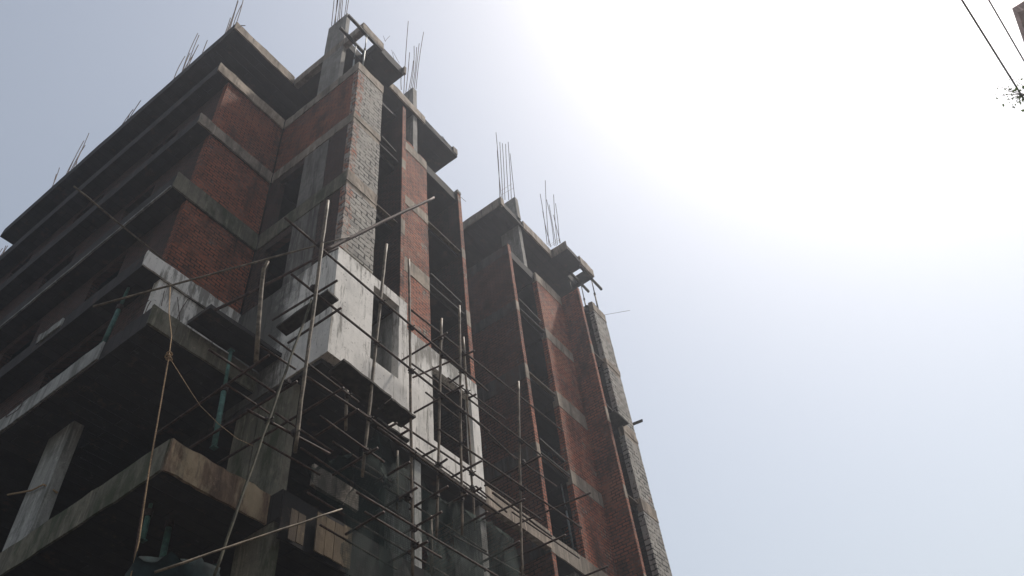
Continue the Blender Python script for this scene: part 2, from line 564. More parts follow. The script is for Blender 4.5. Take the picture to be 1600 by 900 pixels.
# --- top beams of the front bay, with the square opening left in the roof
t, u = L[0]
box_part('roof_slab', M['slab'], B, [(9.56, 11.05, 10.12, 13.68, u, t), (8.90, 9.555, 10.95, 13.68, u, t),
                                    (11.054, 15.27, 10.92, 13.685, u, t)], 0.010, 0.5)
box_part('edge_beam', M['concrete'], B, (8.67, 8.895, 10.12, 13.66, u, t), 0.010, 0.4)
box_part('edge_beam', M['beam'], B, (8.67, 9.78, 10.0, 10.115, u, t), 0.02, 0.12)
box_part('edge_beam', M['concrete'], B, (10.98, 11.08, 10.0, 10.115, u, t + .02), 0.012, 0.25)
box_part('edge_beam', M['beam'], B, (11.06, 13.2, 10.85, 10.916, u, t), 0.02, 0.15)
box_part('edge_beam', M['slab'], B, (13.205, 15.27, 10.86, 10.916, u, u + 0.16), 0.014, 0.3)
box_part('edge_beam', M['concrete'], B, (15.02, 15.28, 10.84, 11.1, u + .17, t + 0.03), 0.02, 0.15)
# right tower roof
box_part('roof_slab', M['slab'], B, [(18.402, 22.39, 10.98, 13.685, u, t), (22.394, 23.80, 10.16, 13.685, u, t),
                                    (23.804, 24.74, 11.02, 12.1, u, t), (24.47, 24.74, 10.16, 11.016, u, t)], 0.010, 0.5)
box_part('edge_beam', M['concrete'], B, (18.36, 18.40, 10.92, 20.0, u, t), 0.012, 0.4)
box_part('edge_beam', M['beam'], B, (18.36, 18.60, 10.88, 10.918, u, t), 0.014, 0.15)
box_part('edge_beam', M['beam'], B, (20.1, 22.39, 10.90, 10.975, u, t), 0.014, 0.2)
box_part('edge_beam', M['slab'], B, (18.605, 20.095, 10.91, 10.975, u, u + 0.13), 0.012, 0.3)
box_part('edge_beam', M['concrete'], B, (22.35, 22.39, 10.06, 10.895, u, t), 0.012, 0.3)
box_part('edge_beam', M['slab'], B, (22.395, 23.55, 10.07, 10.155, u, u + 0.15), 0.01, 0.3)
box_part('edge_beam', M['beam'], B, (23.55, 24.72, 10.05, 10.155, u, t), 0.02, 0.12)

# --- columns that run the full height, starter bars on top
def column(x0, x1, y0, y1, z0, z1, mat, bars=0, hb=1.6, spread=0.18, hoops=0, label=None):
    c = box_part('column', mat, B, (x0, x1, y0, y1, z0, z1), 0.008, 0.5, label)
    for i in range(bars):
        tt = i / max(1, bars - 1)
        bx = x0 + 0.05 + (x1 - x0 - 0.1) * (i % 2)
        by = y0 + 0.05 + (y1 - y0 - 0.1) * tt
        ln = (random.uniform(-spread, spread), random.uniform(-spread, spread) * 0.6)
        link_mesh('rebar', rebar_mesh((bx, by, z1 + EYE - 0.05), z1 + EYE + hb * random.uniform(0.55, 1.15), ln), M['rebar'], c)
    for h in range(hoops):
        zz = z1 + EYE + 0.25 + 0.3 * h
        bm = bmesh.new()
        e = 0.03
        add_tube(bm, [(x0 + e, y0 + e, zz), (x1 - e, y0 + e, zz + .02), (x1 - e, y1 - e, zz), (x0 + e, y1 - e, zz + .03), (x0 + e, y0 + e, zz)], 0.006, 4)
        link_mesh('tie_hoop', bm, M['rebar'], c)
    return c


S = [(L[i + 1][0], L[i][1]) for i in range(8)]        # clear height of each storey, top one first
for k, (zb, zt) in enumerate(S):
    if k == 0 or k >= 5:
        column(8.675, 8.86, 11.05, 12.1, zb, zt, M['column'] if k == 0 else M['mossy'])
        column(12.56, 12.80, 10.95, 11.9, zb, zt, M['column'] if k == 0 else M['wash'])
        column(19.78, 20.02, 11.02, 12.0, zb, zt, M['column'])
    elif k in (2, 3):
        column(8.66, 8.86, 11.05, 12.1, zb, zt, M['grimy'])
c_tl = column(8.675, 8.86, 11.05, 12.1, L[0][0], 33.45, M['column'])
c_lb = column(12.56, 12.80, 10.95, 11.9, L[0][0], 32.75, M['column'])
c_r1 = column(19.76, 20.0, 10.93, 11.75, L[0][0], 32.55, M['column'])
c_r2 = column(21.9, 22.3, 11.25, 12.2, L[0][0], 31.2, M['column'])
def starter(col, axis, val, pairs, r=0.017):
    for i, (p0, p1) in enumerate(pairs):
        v = val + 0.12 * (i % 3)
        q0, q1 = at(*p0, axis, v), at(*p1, axis, v)
        k = 5
        lean = Vector((random.uniform(-.05, .05), random.uniform(-.05, .05), 0))
        bm = bmesh.new()
        add_tube(bm, [q0.lerp(q1, j / k) + lean * math.sin(math.pi * j / k) for j in range(k + 1)], r, 5)
        link_mesh('rebar', bm, M['rebar'], col)


def hoop(col, axis, val, pairs):
    for p0, p1 in pairs:
        bm = bmesh.new()
        add_tube(bm, [at(*p0, axis, val), at(*p1, axis, val)], 0.008, 4)
        link_mesh('tie_hoop', bm, M['rebar'], col)


starter(c_tl, 'Y', 11.5, [((518, 40), (524, -25)), ((522, 38), (531, -35)), ((527, 36), (533, -20)), ((530, 34), (538, -25)), ((533, 32), (541, -40)), ((538, 28), (546, -25)), ((541, 26), (549, -18)), ((524, 38), (528, -10))])
starter(c_lb, 'Y', 11.3, [((631, 146), (638, 33)), ((634, 145), (640, 82)), ((641, 142), (647, 72)), ((644, 140), (651, 74)), ((647, 140), (655, 68)), ((650, 139), (662, 50)), ((627, 140), (628, 110)), ((638, 144), (646, 95))])
starter(c_r1, 'Y', 11.25, [((781, 312), (775, 207)), ((786, 313), (781, 222)), ((789, 312), (785, 224)), ((795, 312), (790, 225)), ((799, 310), (794, 222)), ((804, 307), (797, 240)), ((784, 314), (777, 235))])
hoop(c_r1, 'Y', 11.3, [((783, 298), (800, 287)), ((784, 304), (802, 294))])
starter(c_r2, 'Y', 11.5, [((858, 384), (852, 282)), ((855, 382), (844, 303)), ((866, 384), (854, 312)), ((871, 382), (865, 304)), ((876, 380), (865, 336)), ((861, 386), (848, 330)), ((869, 384), (858, 320)), ((874, 380), (868, 318))])
hoop(c_r2, 'Y', 11.5, [((859, 386), (876, 373)), ((859, 383), (875, 370))])
LB = [((14.0, 14.6), [((346, 66), (360, 28)), ((349, 63), (370, 8)), ((353, 60), (374, -8)), ((357, 55), (372, 2)), ((362, 50), (379, 5)), ((352, 62), (358, 42)), ((366, 46), (384, -20)), ((371, 40), (383, 40))]),
      ((17.0, 17.6), [((268, 134), (289, 88)), ((279, 126), (303, 84)), ((281, 123), (309, 52)), ((288, 117), (311, 55)), ((290, 115), (310, 70)), ((283, 122), (297, 83))]),
      ((18.3, 18.5), [((312, 96), (324, 63))]),
      ((20.1, 20.3), [((242, 158), (252, 141))]),
      ((21.9, 22.4), [((179, 214), (208, 171)), ((194, 200), (220, 157)), ((183, 208), (202, 180))]),
      ((24.7, 25.3), [((104, 275), (131, 220)), ((108, 272), (133, 227)), ((111, 270), (139, 208)), ((118, 264), (127, 235)), ((99, 282), (119, 243)), ((74, 306), (93, 262)), ((80, 300), (88, 272))]),
      ((27.0, 27.3), [((21, 352), (31, 341)), ((26, 349), (33, 339))]),
      ((31.0, 31.6), [((0, 400), (9, 384)), ((2, 402), (12, 384)), ((-6, 410), (4, 388))])]
for (y0, y1), pr in LB:
    x0 = 5.95 if y0 < 28 else 6.65
    c = column(x0, x0 + 0.25, y0, y1, L[0][0], L[0][0] + 0.04, M['slab'])
    starter(c, 'X', x0 - .1, pr)
# small broken stubs on the far corner of the roof
column(6.05, 6.35, 27.3, 28.2, L[0][0], L[0][0] + 0.32, M['concrete'])
# lower left column with a wire tie
column(6.52, 6.78, 16.0, 16.95, L[6][0], 13.46, M['wash'], label='pale column under the first left ceiling')
for yy in (20.5, 25.0):
    column(7.5, 7.75, yy, yy + .9, L[7][0], L[6][1], M['column'])
column(8.675, 8.95, 12.15, 12.9, L[6][0], 13.04, M['mossy'])
for xx in (15.2, 18.45, 22.3, 24.2):
    for k in (5, 6, 7):
        column(xx, xx + 0.25, 11.0, 11.9, S[k][0], S[k][1], M['column'])
# top storey posts deeper in
for xx, yy in ((7.6, 19), (7.6, 26), (12.4, 17), (15.0, 19), (18.5, 16), (24.2, 17), (20, 20), (8.7, 18), (24.2, 23)):
    column(xx, xx + 0.25, yy, yy + 0.7, S[0][0], S[0][1], M['column'])

# --- left wing brick, three storeys of it
for k in (1, 2, 3):
    zb, zt = S[k]
    box_part('brick_wall', M['brick'], B, (6.22, 8.64, 13.70, 13.93, zb, zt), 0.010, 0.5)
    holes = [(16.2, 17.7, zb + 0.9, zt - 0.35), (20.2, 22.0, zb + 0.9, zt - 0.35), (24.6, 26.0, zb + 0.9, zt - 0.35)]
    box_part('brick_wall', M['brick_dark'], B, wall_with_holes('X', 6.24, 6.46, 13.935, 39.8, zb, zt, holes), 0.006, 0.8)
zb, zt = 14.05, S[4][1]
box_part('plaster_wall', M['plaster_left'], B, (6.26, 8.64, 13.70, 13.93, zb, zt), 0.008, 0.5)
box_part('brick_wall', M['brick_dark'], B, wall_with_holes('X', 6.28, 6.5, 13.935, 39.8, zb, zt, [(15.5, 18.2, zb + .9, zt - .3), (21, 23, zb + .9, zt - .3)]), 0.006, 0.8)
box_part('plaster_patch', M['wash'], B, (5.66, 5.715, 17.0, 18.0, 16.7, 17.0), 0.03, 0.15)

# --- left return of the front bay
for k in (1, 2, 3):
    zb, zt = S[k]
    if k == 1:
        box_part('brick_wall', M['brick'], B, (8.67, 8.88, 10.24, 13.66, zb, zt), 0.008, 0.4)
    else:
        box_part('brick_wall', M['brick_dark'], B, (8.67, 8.88, 10.24, 11.04, zb, zt), 0.008, 0.4)
        box_part('brick_wall', M['brick_dark'], B, [(8.672, 8.88, 13.2, 13.66, zb, zt), (8.672, 8.88, 12.105, 13.196, zt - 0.35, zt)], 0.008, 0.4)
# --- front bay: grey block corner pier, banded by beam ends
for k in (1, 2, 3):
    zb, zt = S[k]
    box_part('block_wall', M['block'], B, (8.665, 9.86, 10.0, 10.235, zb, zt), 0.010, 0.3)
    box_part('block_wall', M['block'], B, (23.50, 24.58, 10.0, 10.235, zb, zt), 0.010, 0.3)
for k in (1, 2, 3, 4):
    t, u = L[k]
    for x0, x1 in ((8.645, 9.87), (23.49, 24.60)):
        if k == 4 and x0 < 10:
            continue
        hh = 0.30 if k == 2 else 0.52
        box_part('edge_beam', M['beam'], B, [(x0, x1, 9.985, 10.2, t - hh, t), (x0 + .02, x1 - .02, 10.004, 10.2, u, t - hh - .002)], 0.018, 0.12)
for k in (4, 5, 6):
    zb, zt = S[k]
    box_part('block_wall', M['block'], B, (23.50, 24.58, 10.0, 10.235, zb, zt + (0.0 if k > 4 else 0)), 0.010, 0.3)
for k in (5, 6):
    t, u = L[k]
    box_part('edge_beam', M['beam'], B, (23.49, 24.60, 9.985, 10.23, u, t), 0.012, 0.25)

# thin fin walls that stand between the openings (their narrow ends face the lane)
def fin(x0, x1, y0, y1, k, mat_end, mat_side):
    zb, zt = S[k]
    t, u = L[k + 1]
    w = box_part('fin_wall', mat_side, B, (x0, x1, y0 + 0.012, y1, u - 0.0 if k < 4 else zb, zt if k != 1 else 27.5), 0.006, 0.5)
    box_part('fin_end', mat_end, w, (x0 + .002, x1 - .002, y0 - .01, y0 + 0.009, zb, zt if k != 1 else 27.56), 0.006, 0.3)
    box_part('fin_band', M['beam'], w, (x0 - .004, x1 + .004, y0 - .014, y0 + 0.009, u, t - .002), 0.008, 0.3)


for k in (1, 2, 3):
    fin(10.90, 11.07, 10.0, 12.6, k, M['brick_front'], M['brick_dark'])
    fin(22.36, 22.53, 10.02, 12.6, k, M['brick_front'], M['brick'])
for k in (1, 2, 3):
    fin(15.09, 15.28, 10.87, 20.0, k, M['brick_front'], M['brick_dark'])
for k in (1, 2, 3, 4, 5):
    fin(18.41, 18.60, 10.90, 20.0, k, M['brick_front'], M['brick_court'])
    box_part('floor_band', M['damp'], B, (18.395, 18.41, 10.93, 19.9, L[k][1], L[k][0]), 0.004, 0.6)
for k in (4, 5, 6):
    fin(22.36, 22.53, 10.02, 12.6, k, M['brick_front'], M['brick'])
box_part('fin_wall', M['brick_dark'], B, (15.09, 15.28, 10.99, 20.0, 13.66, 17.04), 0.006, 0.5)
box_part('fin_end', M['column'], B, (15.07, 15.29, 10.84, 11.1, 27.57, 27.74), 0.012, 0.12)
box_part('floor_slab', M['slab'], B, (13.23, 15.085, 10.93, 13.685, 27.0, 27.5), 0.010, 0.3)
box_part('floor_slab', M['slab'], B, (18.61, 20.41, 11.0, 13.685, 27.0, 27.5), 0.010, 0.3)
# top storey of the right tower: side wall under the roof
# --- red brick piers, set back
for k in (1, 2, 3):
    zb, zt = S[k]
    box_part('brick_wall', M['brick_front'], B, (11.075, 13.22, 10.87, 11.10, L[k + 1][0] if k < 3 else 17.36, zt), 0.010, 0.3)
    box_part('edge_beam', M['beam'], B, (11.075, 13.225, 10.858, 11.10, L[k][1], L[k][0] - 0.02), 0.012, 0.25)
for k in (1, 2, 3, 4, 5, 6):
    zb, zt = S[k]
    box_part('brick_wall', M['brick_front'], B, (20.42, 22.355, 10.91, 11.14, zb, zt), 0.010, 0.3)
    box_part('edge_beam', M['beam'], B, (20.41, 22.355, 10.895, 11.14, L[k][1], L[k][0]), 0.012, 0.25)
# worn parapet on the open storey
box_part('parapet', M['brick_front'], B, [(11.075, 12.54, 10.88, 11.08, 27.505, 27.72), (12.82, 13.20, 10.88, 11.08, 27.505, 27.62)], 0.03, 0.15)
box_part('parapet', M['concrete'], B, (23.55, 24.55, 10.02, 10.22, 27.525, 27.66), 0.05, 0.12)

# --- thin slabs and dark back walls inside the openings
for (x0, x1, yf) in ((9.865, 10.895, 10.32), (13.225, 15.085, 11.05), (18.605, 20.41, 11.05), (22.535, 23.495, 10.32)):
    rng = range(1, 5) if x0 < 16 else range(1, 8)
    for k in rng:
        t, u = L[k]
        box_part('landing_slab', M['slab'], B, (x0, x1, yf, 12.6, t - 0.42, t - 0.28), 0.012, 0.35)
    zlo = 13.66 if x0 < 16 else 6.6
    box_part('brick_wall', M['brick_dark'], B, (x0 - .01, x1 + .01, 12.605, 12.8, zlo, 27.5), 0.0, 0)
[box_part('floor_slab', M['slab'], B, (8.89, 10.89, 12.82, 13.66, L[k][1], L[k][0]), 0.004, 0) for k in (1, 2, 3, 4)]
[box_part('floor_slab', M['slab'], B, (11.075, 13.22, 11.12, 13.66, L[k][1], L[k][0]), 0.004, 0) for k in (1, 2, 3, 4)]
[box_part('floor_slab', M['slab'], B, (8.89, 9.86, 10.24, 12.8, L[k][1], L[k][0]), 0.004, 0) for k in (1, 2, 3, 4)]
[box_part('floor_slab', M['slab'], B, (13.23, 15.07, 12.82, 13.66, L[k][1], L[k][0]), 0.004, 0) for k in (1, 2, 3, 4)]
[box_part('floor_slab', M['slab'], B, (18.61, 24.58, 12.82, 13.66, L[k][1], L[k][0]), 0.004, 0) for k in (1, 2, 3, 4)]
[box_part('floor_slab', M['slab'], B, (20.43, 22.35, 11.15, 12.8, L[k][1], L[k][0]), 0.004, 0) for k in (1, 2, 3, 4)]
[box_part('floor_slab', M['slab'], B, (23.51, 24.58, 10.24, 12.8, L[k][1], L[k][0]), 0.004, 0) for k in (1, 2, 3, 4)]

# --- the plastered storey of the front bay
zb, zt = 13.2, 16.93
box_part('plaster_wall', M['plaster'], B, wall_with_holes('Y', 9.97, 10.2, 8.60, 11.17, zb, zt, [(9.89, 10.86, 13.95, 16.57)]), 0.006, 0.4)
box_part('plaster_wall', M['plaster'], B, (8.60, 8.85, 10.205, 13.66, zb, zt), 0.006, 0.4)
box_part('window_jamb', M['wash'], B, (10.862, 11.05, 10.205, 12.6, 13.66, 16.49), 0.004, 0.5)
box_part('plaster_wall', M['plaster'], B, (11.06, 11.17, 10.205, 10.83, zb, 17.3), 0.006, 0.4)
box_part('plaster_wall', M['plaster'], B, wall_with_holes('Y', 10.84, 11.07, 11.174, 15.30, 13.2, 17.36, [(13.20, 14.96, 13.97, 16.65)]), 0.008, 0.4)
box_part('brick_wall', M['brick_dark'], B, (11.3, 15.05, 13.0, 13.2, 13.66, 16.49), 0.0, 0)
# soffit beam under it and the beam that crosses the light court
box_part('edge_beam', M['beam'], B, (15.31, 18.40, 10.85, 11.05, 13.12, 13.70), 0.014, 0.3)
box_part('edge_beam', M['concrete'], B, (18.402, 20.40, 10.88, 10.925, 13.05, 13.65), 0.014, 0.3)
box_part('bay_slab', M['slab'], B, (8.655, 11.17, 10.21, 10.895, 13.06, 13.19), 0.008, 0.5)
# lower storeys: beams, walls added to block light inside, board-marked panels
box_part('edge_beam', M['concrete'], B, (9.3, 10.62, 10.82, 10.895, 10.52, 11.02), 0.02, 0.2, label='broken beam end behind the net')
box_part('edge_beam', M['slab'], B, (8.66, 15.2, 10.85, 10.895, 9.0, 10.05), 0.02, 0.3)
box_part('edge_beam', M['mossy'], B, (15.204, 24.6, 10.83, 10.895, 9.3, 10.05), 0.02, 0.4)
for k in (5, 6, 7):
    zb, zt = S[k]
    box_part('light_blocking_wall', M['brick_dark'], B, [(9.5, 24.4, 17.5, 17.7, zb, zt), (6.6, 9.49, 22.0, 22.2, zb, zt if k > 5 else 13.4)], 0.0, 0)  # added walls that keep daylight out of the lower storeys
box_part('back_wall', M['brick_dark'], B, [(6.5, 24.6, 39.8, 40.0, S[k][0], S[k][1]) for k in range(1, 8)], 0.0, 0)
box_part('brick_wall', M['brick_dark'], B, [(24.40, 24.585, 10.24, 39.79, S[k][0], S[k][1]) for k in range(1, 7)], 0.0, 0)
box_part('brick_wall', M['brick_dark'], B, [(15.28, 18.405, 20.01, 20.2, S[k][0], S[k][1]) for k in range(1, 7)], 0.0, 0)
for xx in (6.6, 12.5, 18.5, 24.2):
    for yy in (11.5, 18, 26, 36):
        column(xx, xx + .3, yy, yy + .8, GROUND, L[8][1], M['column'])
        column(xx, xx + .3, yy, yy + .8, L[8][0], L[7][1], M['column'])

# --- steel props, timbers, planks (things that only rest on the building)
def prop(a, b, mat, label, r=0.04, group=None):
    """telescopic shuttering prop: outer tube, thinner inner tube, collar, two plates"""
    a, b = Vector(a), Vector(b)
    if a.z > b.z:
        a, b = b, a
    o = empty('steel_prop', a)
    tag(o, label, 'prop', group)
    mid = a.lerp(b, 0.58)
    bm = bmesh.new(); add_tube(bm, [a, mid], r, 10); link_mesh('outer_tube', bm, mat, o, True)
    bm = bmesh.new(); add_tube(bm, [mid, b], r * 0.72, 10); link_mesh('inner_tube', bm, mat, o, True)
    d = (b - a).normalized()
    bm = bmesh.new(); add_tube(bm, [mid - d * 0.09, mid + d * 0.05], r * 1.45, 10); link_mesh('collar', bm, M['coupler'], o)
    for p in (a, b):
        bm = bmesh.new()
        s = 1 if p is a else -1
        add_tube(bm, [p, p + d * 0.015 * s], 0.09, 4); link_mesh('end_plate', bm, mat, o)
    return o


def bar(name, a, b, w, h, mat, label, cat, group=None, amp=0.004):
    """sawn timber or board between two points"""
    a, b = Vector(a), Vector(b)
    d = (b - a).normalized()
    up = Vector((0, 0, 1))
    s = d.cross(up).normalized()
    up = s.cross(d)
    bm = bmesh.new()
    k = max(2, int((b - a).length / 0.4))
    rings = []
    for i in range(k + 1):
        p = a.lerp(b, i / k)
        rings.append([bm.verts.new(p + s * x * w / 2 + up * z * h / 2) for x, z in ((-1, -1), (1, -1), (1, 1), (-1, 1))])
    for r0, r1 in zip(rings, rings[1:]):
        for q in range(4):
            bm.faces.new((r0[q], r0[(q + 1) % 4], r1[(q + 1) % 4], r1[q]))
    bm.faces.new(rings[0]); bm.faces.new(list(reversed(rings[-1])))
    rough(bm, amp, 3.1)
    return tag(link_mesh(name, bm, mat), label, cat, group)


Z = EYE
fg = 'formwork timbers under the roof corners'
bar('timber_batten', (7.95, 10.06, 30.33 + Z), (9.75, 10.06, 30.33 + Z), 0.10, 0.12, M['timber'], 'dark formwork timber poking out at the outer edge of the left roof corner', 'timber', fg)
bar('timber_batten', (8.10, 10.62, 30.33 + Z), (9.8, 10.64, 30.33 + Z), 0.10, 0.12, M['timber'], 'dark formwork timber beside the roof column at the left tower corner', 'timber', fg)
bar('timber_batten', (23.6, 10.20, 30.33 + Z), (25.55, 10.20, 30.33 + Z), 0.10, 0.12, M['timber'], 'longer dark timber poking out past the far right roof corner', 'timber', fg)
bar('timber_batten', (23.6, 10.76, 30.33 + Z), (25.25, 10.76, 30.33 + Z), 0.10, 0.12, M['timber'], 'shorter dark timber inside the far right roof corner', 'timber', fg)
pg = 'steel props'
prop((8.93, 10.12, 27.53 + Z), (8.93, 10.06, 30.27 + Z), M['prop_grey'], 'thin grey prop on the very corner of the left tower under the roof', 0.03, pg)
prop((8.95, 10.66, 27.53 + Z), (8.95, 10.62, 30.27 + Z), M['prop_grey'], 'thin grey prop beside the left roof column, behind the corner prop', 0.03, pg)
prop((24.5, 10.2, 27.6 + Z), (24.62, 10.2, 30.27 + Z), M['coupler'], 'dark prop under the longer timber at the far right roof corner', 0.035, pg)
prop((24.45, 10.76, 27.6 + Z), (24.55, 10.76, 30.27 + Z), M['coupler'], 'dark prop under the shorter timber at the far right roof corner', 0.03, pg)
prop((24.1, 11.05, 27.6 + Z), (24.1, 11.1, 30.40 + Z), M['coupler'], 'innermost dark prop at the far right roof corner', 0.03, pg)
prop(at(334, 700, 'Y', 11.6), at(361, 548, 'Y', 11.75), M['prop'], 'green prop standing on the brown stained beam', 0.055, pg)
prop(at(161, 538, 'X', 5.95), at(205, 441, 'X', 5.95), M['prop'], 'green prop on the whitewashed ledge of the left wing', 0.055, pg)
prop(at(222, 845, 'Y', 12.2), at(240, 770, 'Y', 12.2), M['prop'], 'green prop in the dark bottom storey nearest the hanging rope', 0.05, pg)
prop(at(250, 890, 'Y', 12.4), at(275, 770, 'Y', 12.4), M['prop'], 'green prop in the dark bottom storey right of the rope', 0.06, pg)
prop(at(335, 899, 'Y', 12.8), at(342, 860, 'Y', 12.8), M['prop'], 'green prop lowest in the bottom storey', 0.05, pg)
prop(at(896, 858, 'Y', 11.3), at(876, 752, 'Y', 11.3), M['prop_grey'], 'pale grey prop standing in the opening of the right tower', 0.035, pg)

# planks laid across the openings
pk = 'planks laid across the tall openings'
names = {0: 'corner slot of the left tower', 1: 'second slot of the left tower', 2: 'first slot of the right tower', 3: 'far slot of the right tower'}
lev = {2: 'top level', 3: 'middle level', 4: 'lowest level'}
for q, (x0, x1, yf) in enumerate(((9.90, 10.88, 10.16), (13.25, 15.07, 10.98), (18.63, 20.39, 11.0), (22.56, 23.47, 10.16))):
    for k in (2, 3, 4):
        if q < 2 and k == 4:
            continue
        t, u = L[k]
        zz = t - 0.28 + Z
        bar('timber_plank', (x0 + .02, yf + .02, zz + 0.02), (x1 - .03, yf + .02, zz + 0.03), 0.22, 0.045, M['ply'] if (q + k) % 2 else M['timber'],
            f'wide plank on the slab edge, {names[q]}, {lev[k]}', 'plank', pk)
        if (q + k) % 2 == 0:
            bar('timber_plank', (x0 + .1, yf - .04, zz + 0.62), (x1 - .15, yf - .02, zz + 0.55), 0.10, 0.06, M['timber'],
                f'narrow guard plank above the slab edge, {names[q]}, {lev[k]}', 'plank', pk)
bar('timber_plank', at(1004, 657, 'Y', 9.9), at(975, 668, 'Y', 10.6), 0.14, 0.05, M['timber'], 'dark plank jutting past the far right edge of the building', 'plank')
tag(link_mesh('timber_board', (lambda bm: (add_box(bm, 22.6, 23.6, 9.75, 10.6, 20.35, 20.40), bm)[1])(bmesh.new()), M['timber']), 'dark board lying in the far slot beside the jutting plank', 'board')
bar('steel_rod', at(944, 492, 'Y', 10.05), at(984, 485, 'Y', 9.3), 0.012, 0.012, M['rebar'], 'thin rod sticking out sideways from the far right parapet', 'rod', amp=0)
bar('steel_rod', at(720, 308, 'Y', 10.9), at(728, 315, 'Y', 10.9), 0.012, 0.012, M['rebar'], 'short rod beside the top of the thin pier at the light court', 'rod', amp=0)
# bent bars at the roof edge
bw = bmesh.new()
for (p0, p1, y) in (((602, 65), (599, 56), 10.1), ((602, 64), (609, 56), 10.1), ((614, 81), (624, 99), 10.3), ((612, 78), (617, 98), 10.3),
                    ((690, 212), (700, 224), 10.9), ((664, 186), (676, 199), 10.9), ((692, 213), (696, 222), 10.9)):
    add_tube(bw, [at(*p0, 'Y', y), at(*p1, 'Y', y)], 0.008, 5)
link_mesh('bent_bars', bw, M['rebar'], B)
bw = bmesh.new()
for pts in (((281, 502), (279, 480), (277, 464)), ((276, 499), (284, 482), (294, 467)), ((252, 478), (257, 455)), ((192, 517), (198, 500), (207, 487), (233, 469)), ((226, 491), (231, 478), (236, 470)),
            ((9, 652), (15, 640), (24, 632), (36, 624), (33, 634), (28, 640), (10, 652))):
    add_tube(bw, [at(*q, 'Y', 12.36) if q[0] > 240 else at(*q, 'X', 5.64) for q in pts], 0.009, 5)
link_mesh('bent_wires', bw, M['rebar'], B)

def panel(x0, x1, z0, z1, y, label):
    bm = bmesh.new()
    n = max(2, int((x1 - x0) / 0.24))
    for i in range(n):
        add_box(bm, x0 + (x1 - x0) * i / n + .006, x0 + (x1 - x0) * (i + 1) / n - .006, y + random.uniform(0, .015), y + .03, z0 + random.uniform(-.03, .03), z1 + random.uniform(-.04, .04))
    add_box(bm, x0 + .05, x1 - .05, y + .031, y + .06, z0 + .1, z0 + .18)
    tag(link_mesh('formwork_panel', bm, M['ply']), label, 'panel', 'formwork panels in the bottom storey')


panel(9.45, 10.42, 9.06, 9.92, 10.74, 'brown boarded formwork panel under the broken beam end')
panel(8.78, 9.16, 9.0, 9.66, 10.72, 'small dirty formwork panel left of the larger boarded one')
panel(10.9, 12.1, 8.3, 9.0, 10.72, 'brown formwork panel at the bottom edge beside the net')

# ------------------------------------------------------------------ scaffold of bamboo uprights and rusty tubes
SC = empty('scaffold', (9.5, 8.9, 0))
tag(SC, 'lashed scaffold of bamboo uprights and rusty tubes in front of the plastered storey', 'scaffold')
segs = []


def pole(name, a, b, r, mat, bamboo=True, bend=0.012):
    link_mesh(name, pole_mesh(a, b, r, bamboo, bend), mat, SC, True)
    segs.append((Vector(a), Vector(b), r, name))


UP = [((512, 314), (461, 706), 8.5, .036), ((604, 382), (566, 745), 8.7, .034), ((639, 405), (645, 902), 8.7, .030),
      ((690, 498), (682, 842), 8.75, .030), ((718, 478), (722, 836), 8.7, .030), ((724, 527), (742, 828), 9.45, .030),
      ((810, 596), (816, 905), 8.8, .032), ((542, 590), (540, 672), 9.5, .036), ((673, 806), (675, 902), 8.9, .03),
      ((621, 705), (621, 795), 9.3, .024)]
for a, b, y, r in UP:
    pole('upright_pole', at(*a, 'Y', y), at(*b, 'Y', y), r, M['bamboo'] if r > .033 else M['bamboo_tan'])
# pole with a bent top and the long leaning pole
pb = [at(400, 566, 'Y', 9.2), at(404, 506, 'Y', 9.2), at(409, 445, 'Y', 9.2), at(412, 420, 'Y', 9.15), at(419, 408, 'Y', 9.05)]
bm = bmesh.new(); add_tube(bm, pb, [.045, .043, .04, .038, .03], 9)
link_mesh('upright_pole', bm, M['bamboo'], SC, True, 'bamboo upright with a bent top')
segs.append((pb[0], pb[-1], .045, 'upright_pole'))
pole('leaning_pole', at(487, 468, 'Y', 8.9), at(332, 908, 'Y', 8.3), .022, M['bamboo_old'])

YO, YI = 8.62, 9.42
LG = [((445, 340), (762, 611), YO, .026), ((455, 428), (764, 674), YO + .02, .026), ((420, 523), (560, 628), YI, .022),
      ((406, 540), (462, 577), YI, .022), ((326, 546), (430, 614), 9.6, .022), ((385, 640), (515, 709), 8.6, .024),
      ((480, 589), (575, 652), 8.62, .022), ((517, 589), (846, 812), YI, .024), ((642, 484), (880, 674), YI, .026),
      ((732, 623), (890, 746), 8.72, .022), ((686, 671), (909, 825), 8.72, .024), ((740, 655), (806, 718), YI, .022),
      ((590, 668), (779, 802), 8.62, .024), ((557, 769), (778, 901), 8.62, .022), ((550, 727), (612, 760), YI, .02),
      ((470, 700), (640, 815), 9.3, .02), ((500, 650), (600, 722), YO, .02), ((600, 760), (760, 862), 9.2, .02),
      ((480, 770), (702, 902), 9.3, .02), ((620, 735), (702, 790), YI, .02), ((700, 832), (842, 912), 9.3, .02),
      ((560, 640), (650, 706), 8.64, .022), ((430, 645), (520, 706), 9.4, .02), ((352, 600), (424, 648), 9.6, .018),
      ((410, 690), (500, 742), 9.4, .02), ((520, 690), (640, 772), 9.45, .02), ((650, 700), (760, 778), 9.45, .02),
      ((570, 800), (690, 872), 8.6, .02), ((500, 820), (620, 890), 9.3, .02), ((700, 590), (790, 655), YI, .02),
      ((770, 690), (870, 760), 9.45, .02), ((800, 800), (905, 872), 9.3, .02),
      ((640, 566), (705, 612), YI, .024), ((665, 613), (725, 660), YI, .022), ((744, 760), (792, 800), YI, .022)]
for a, b, y, r in LG:
    pole('ledger_pole', at(*a, 'Y', y), at(*b, 'Y', y), r, M['steel'], False, 0.006)


def transom(near, far, ynear, r=.026):
    a = at(*near, 'Y', ynear)
    b = at(*far, 'X', a.x)
    pole('transom_pole', a, b, r, M['steel'], False, 0.004)


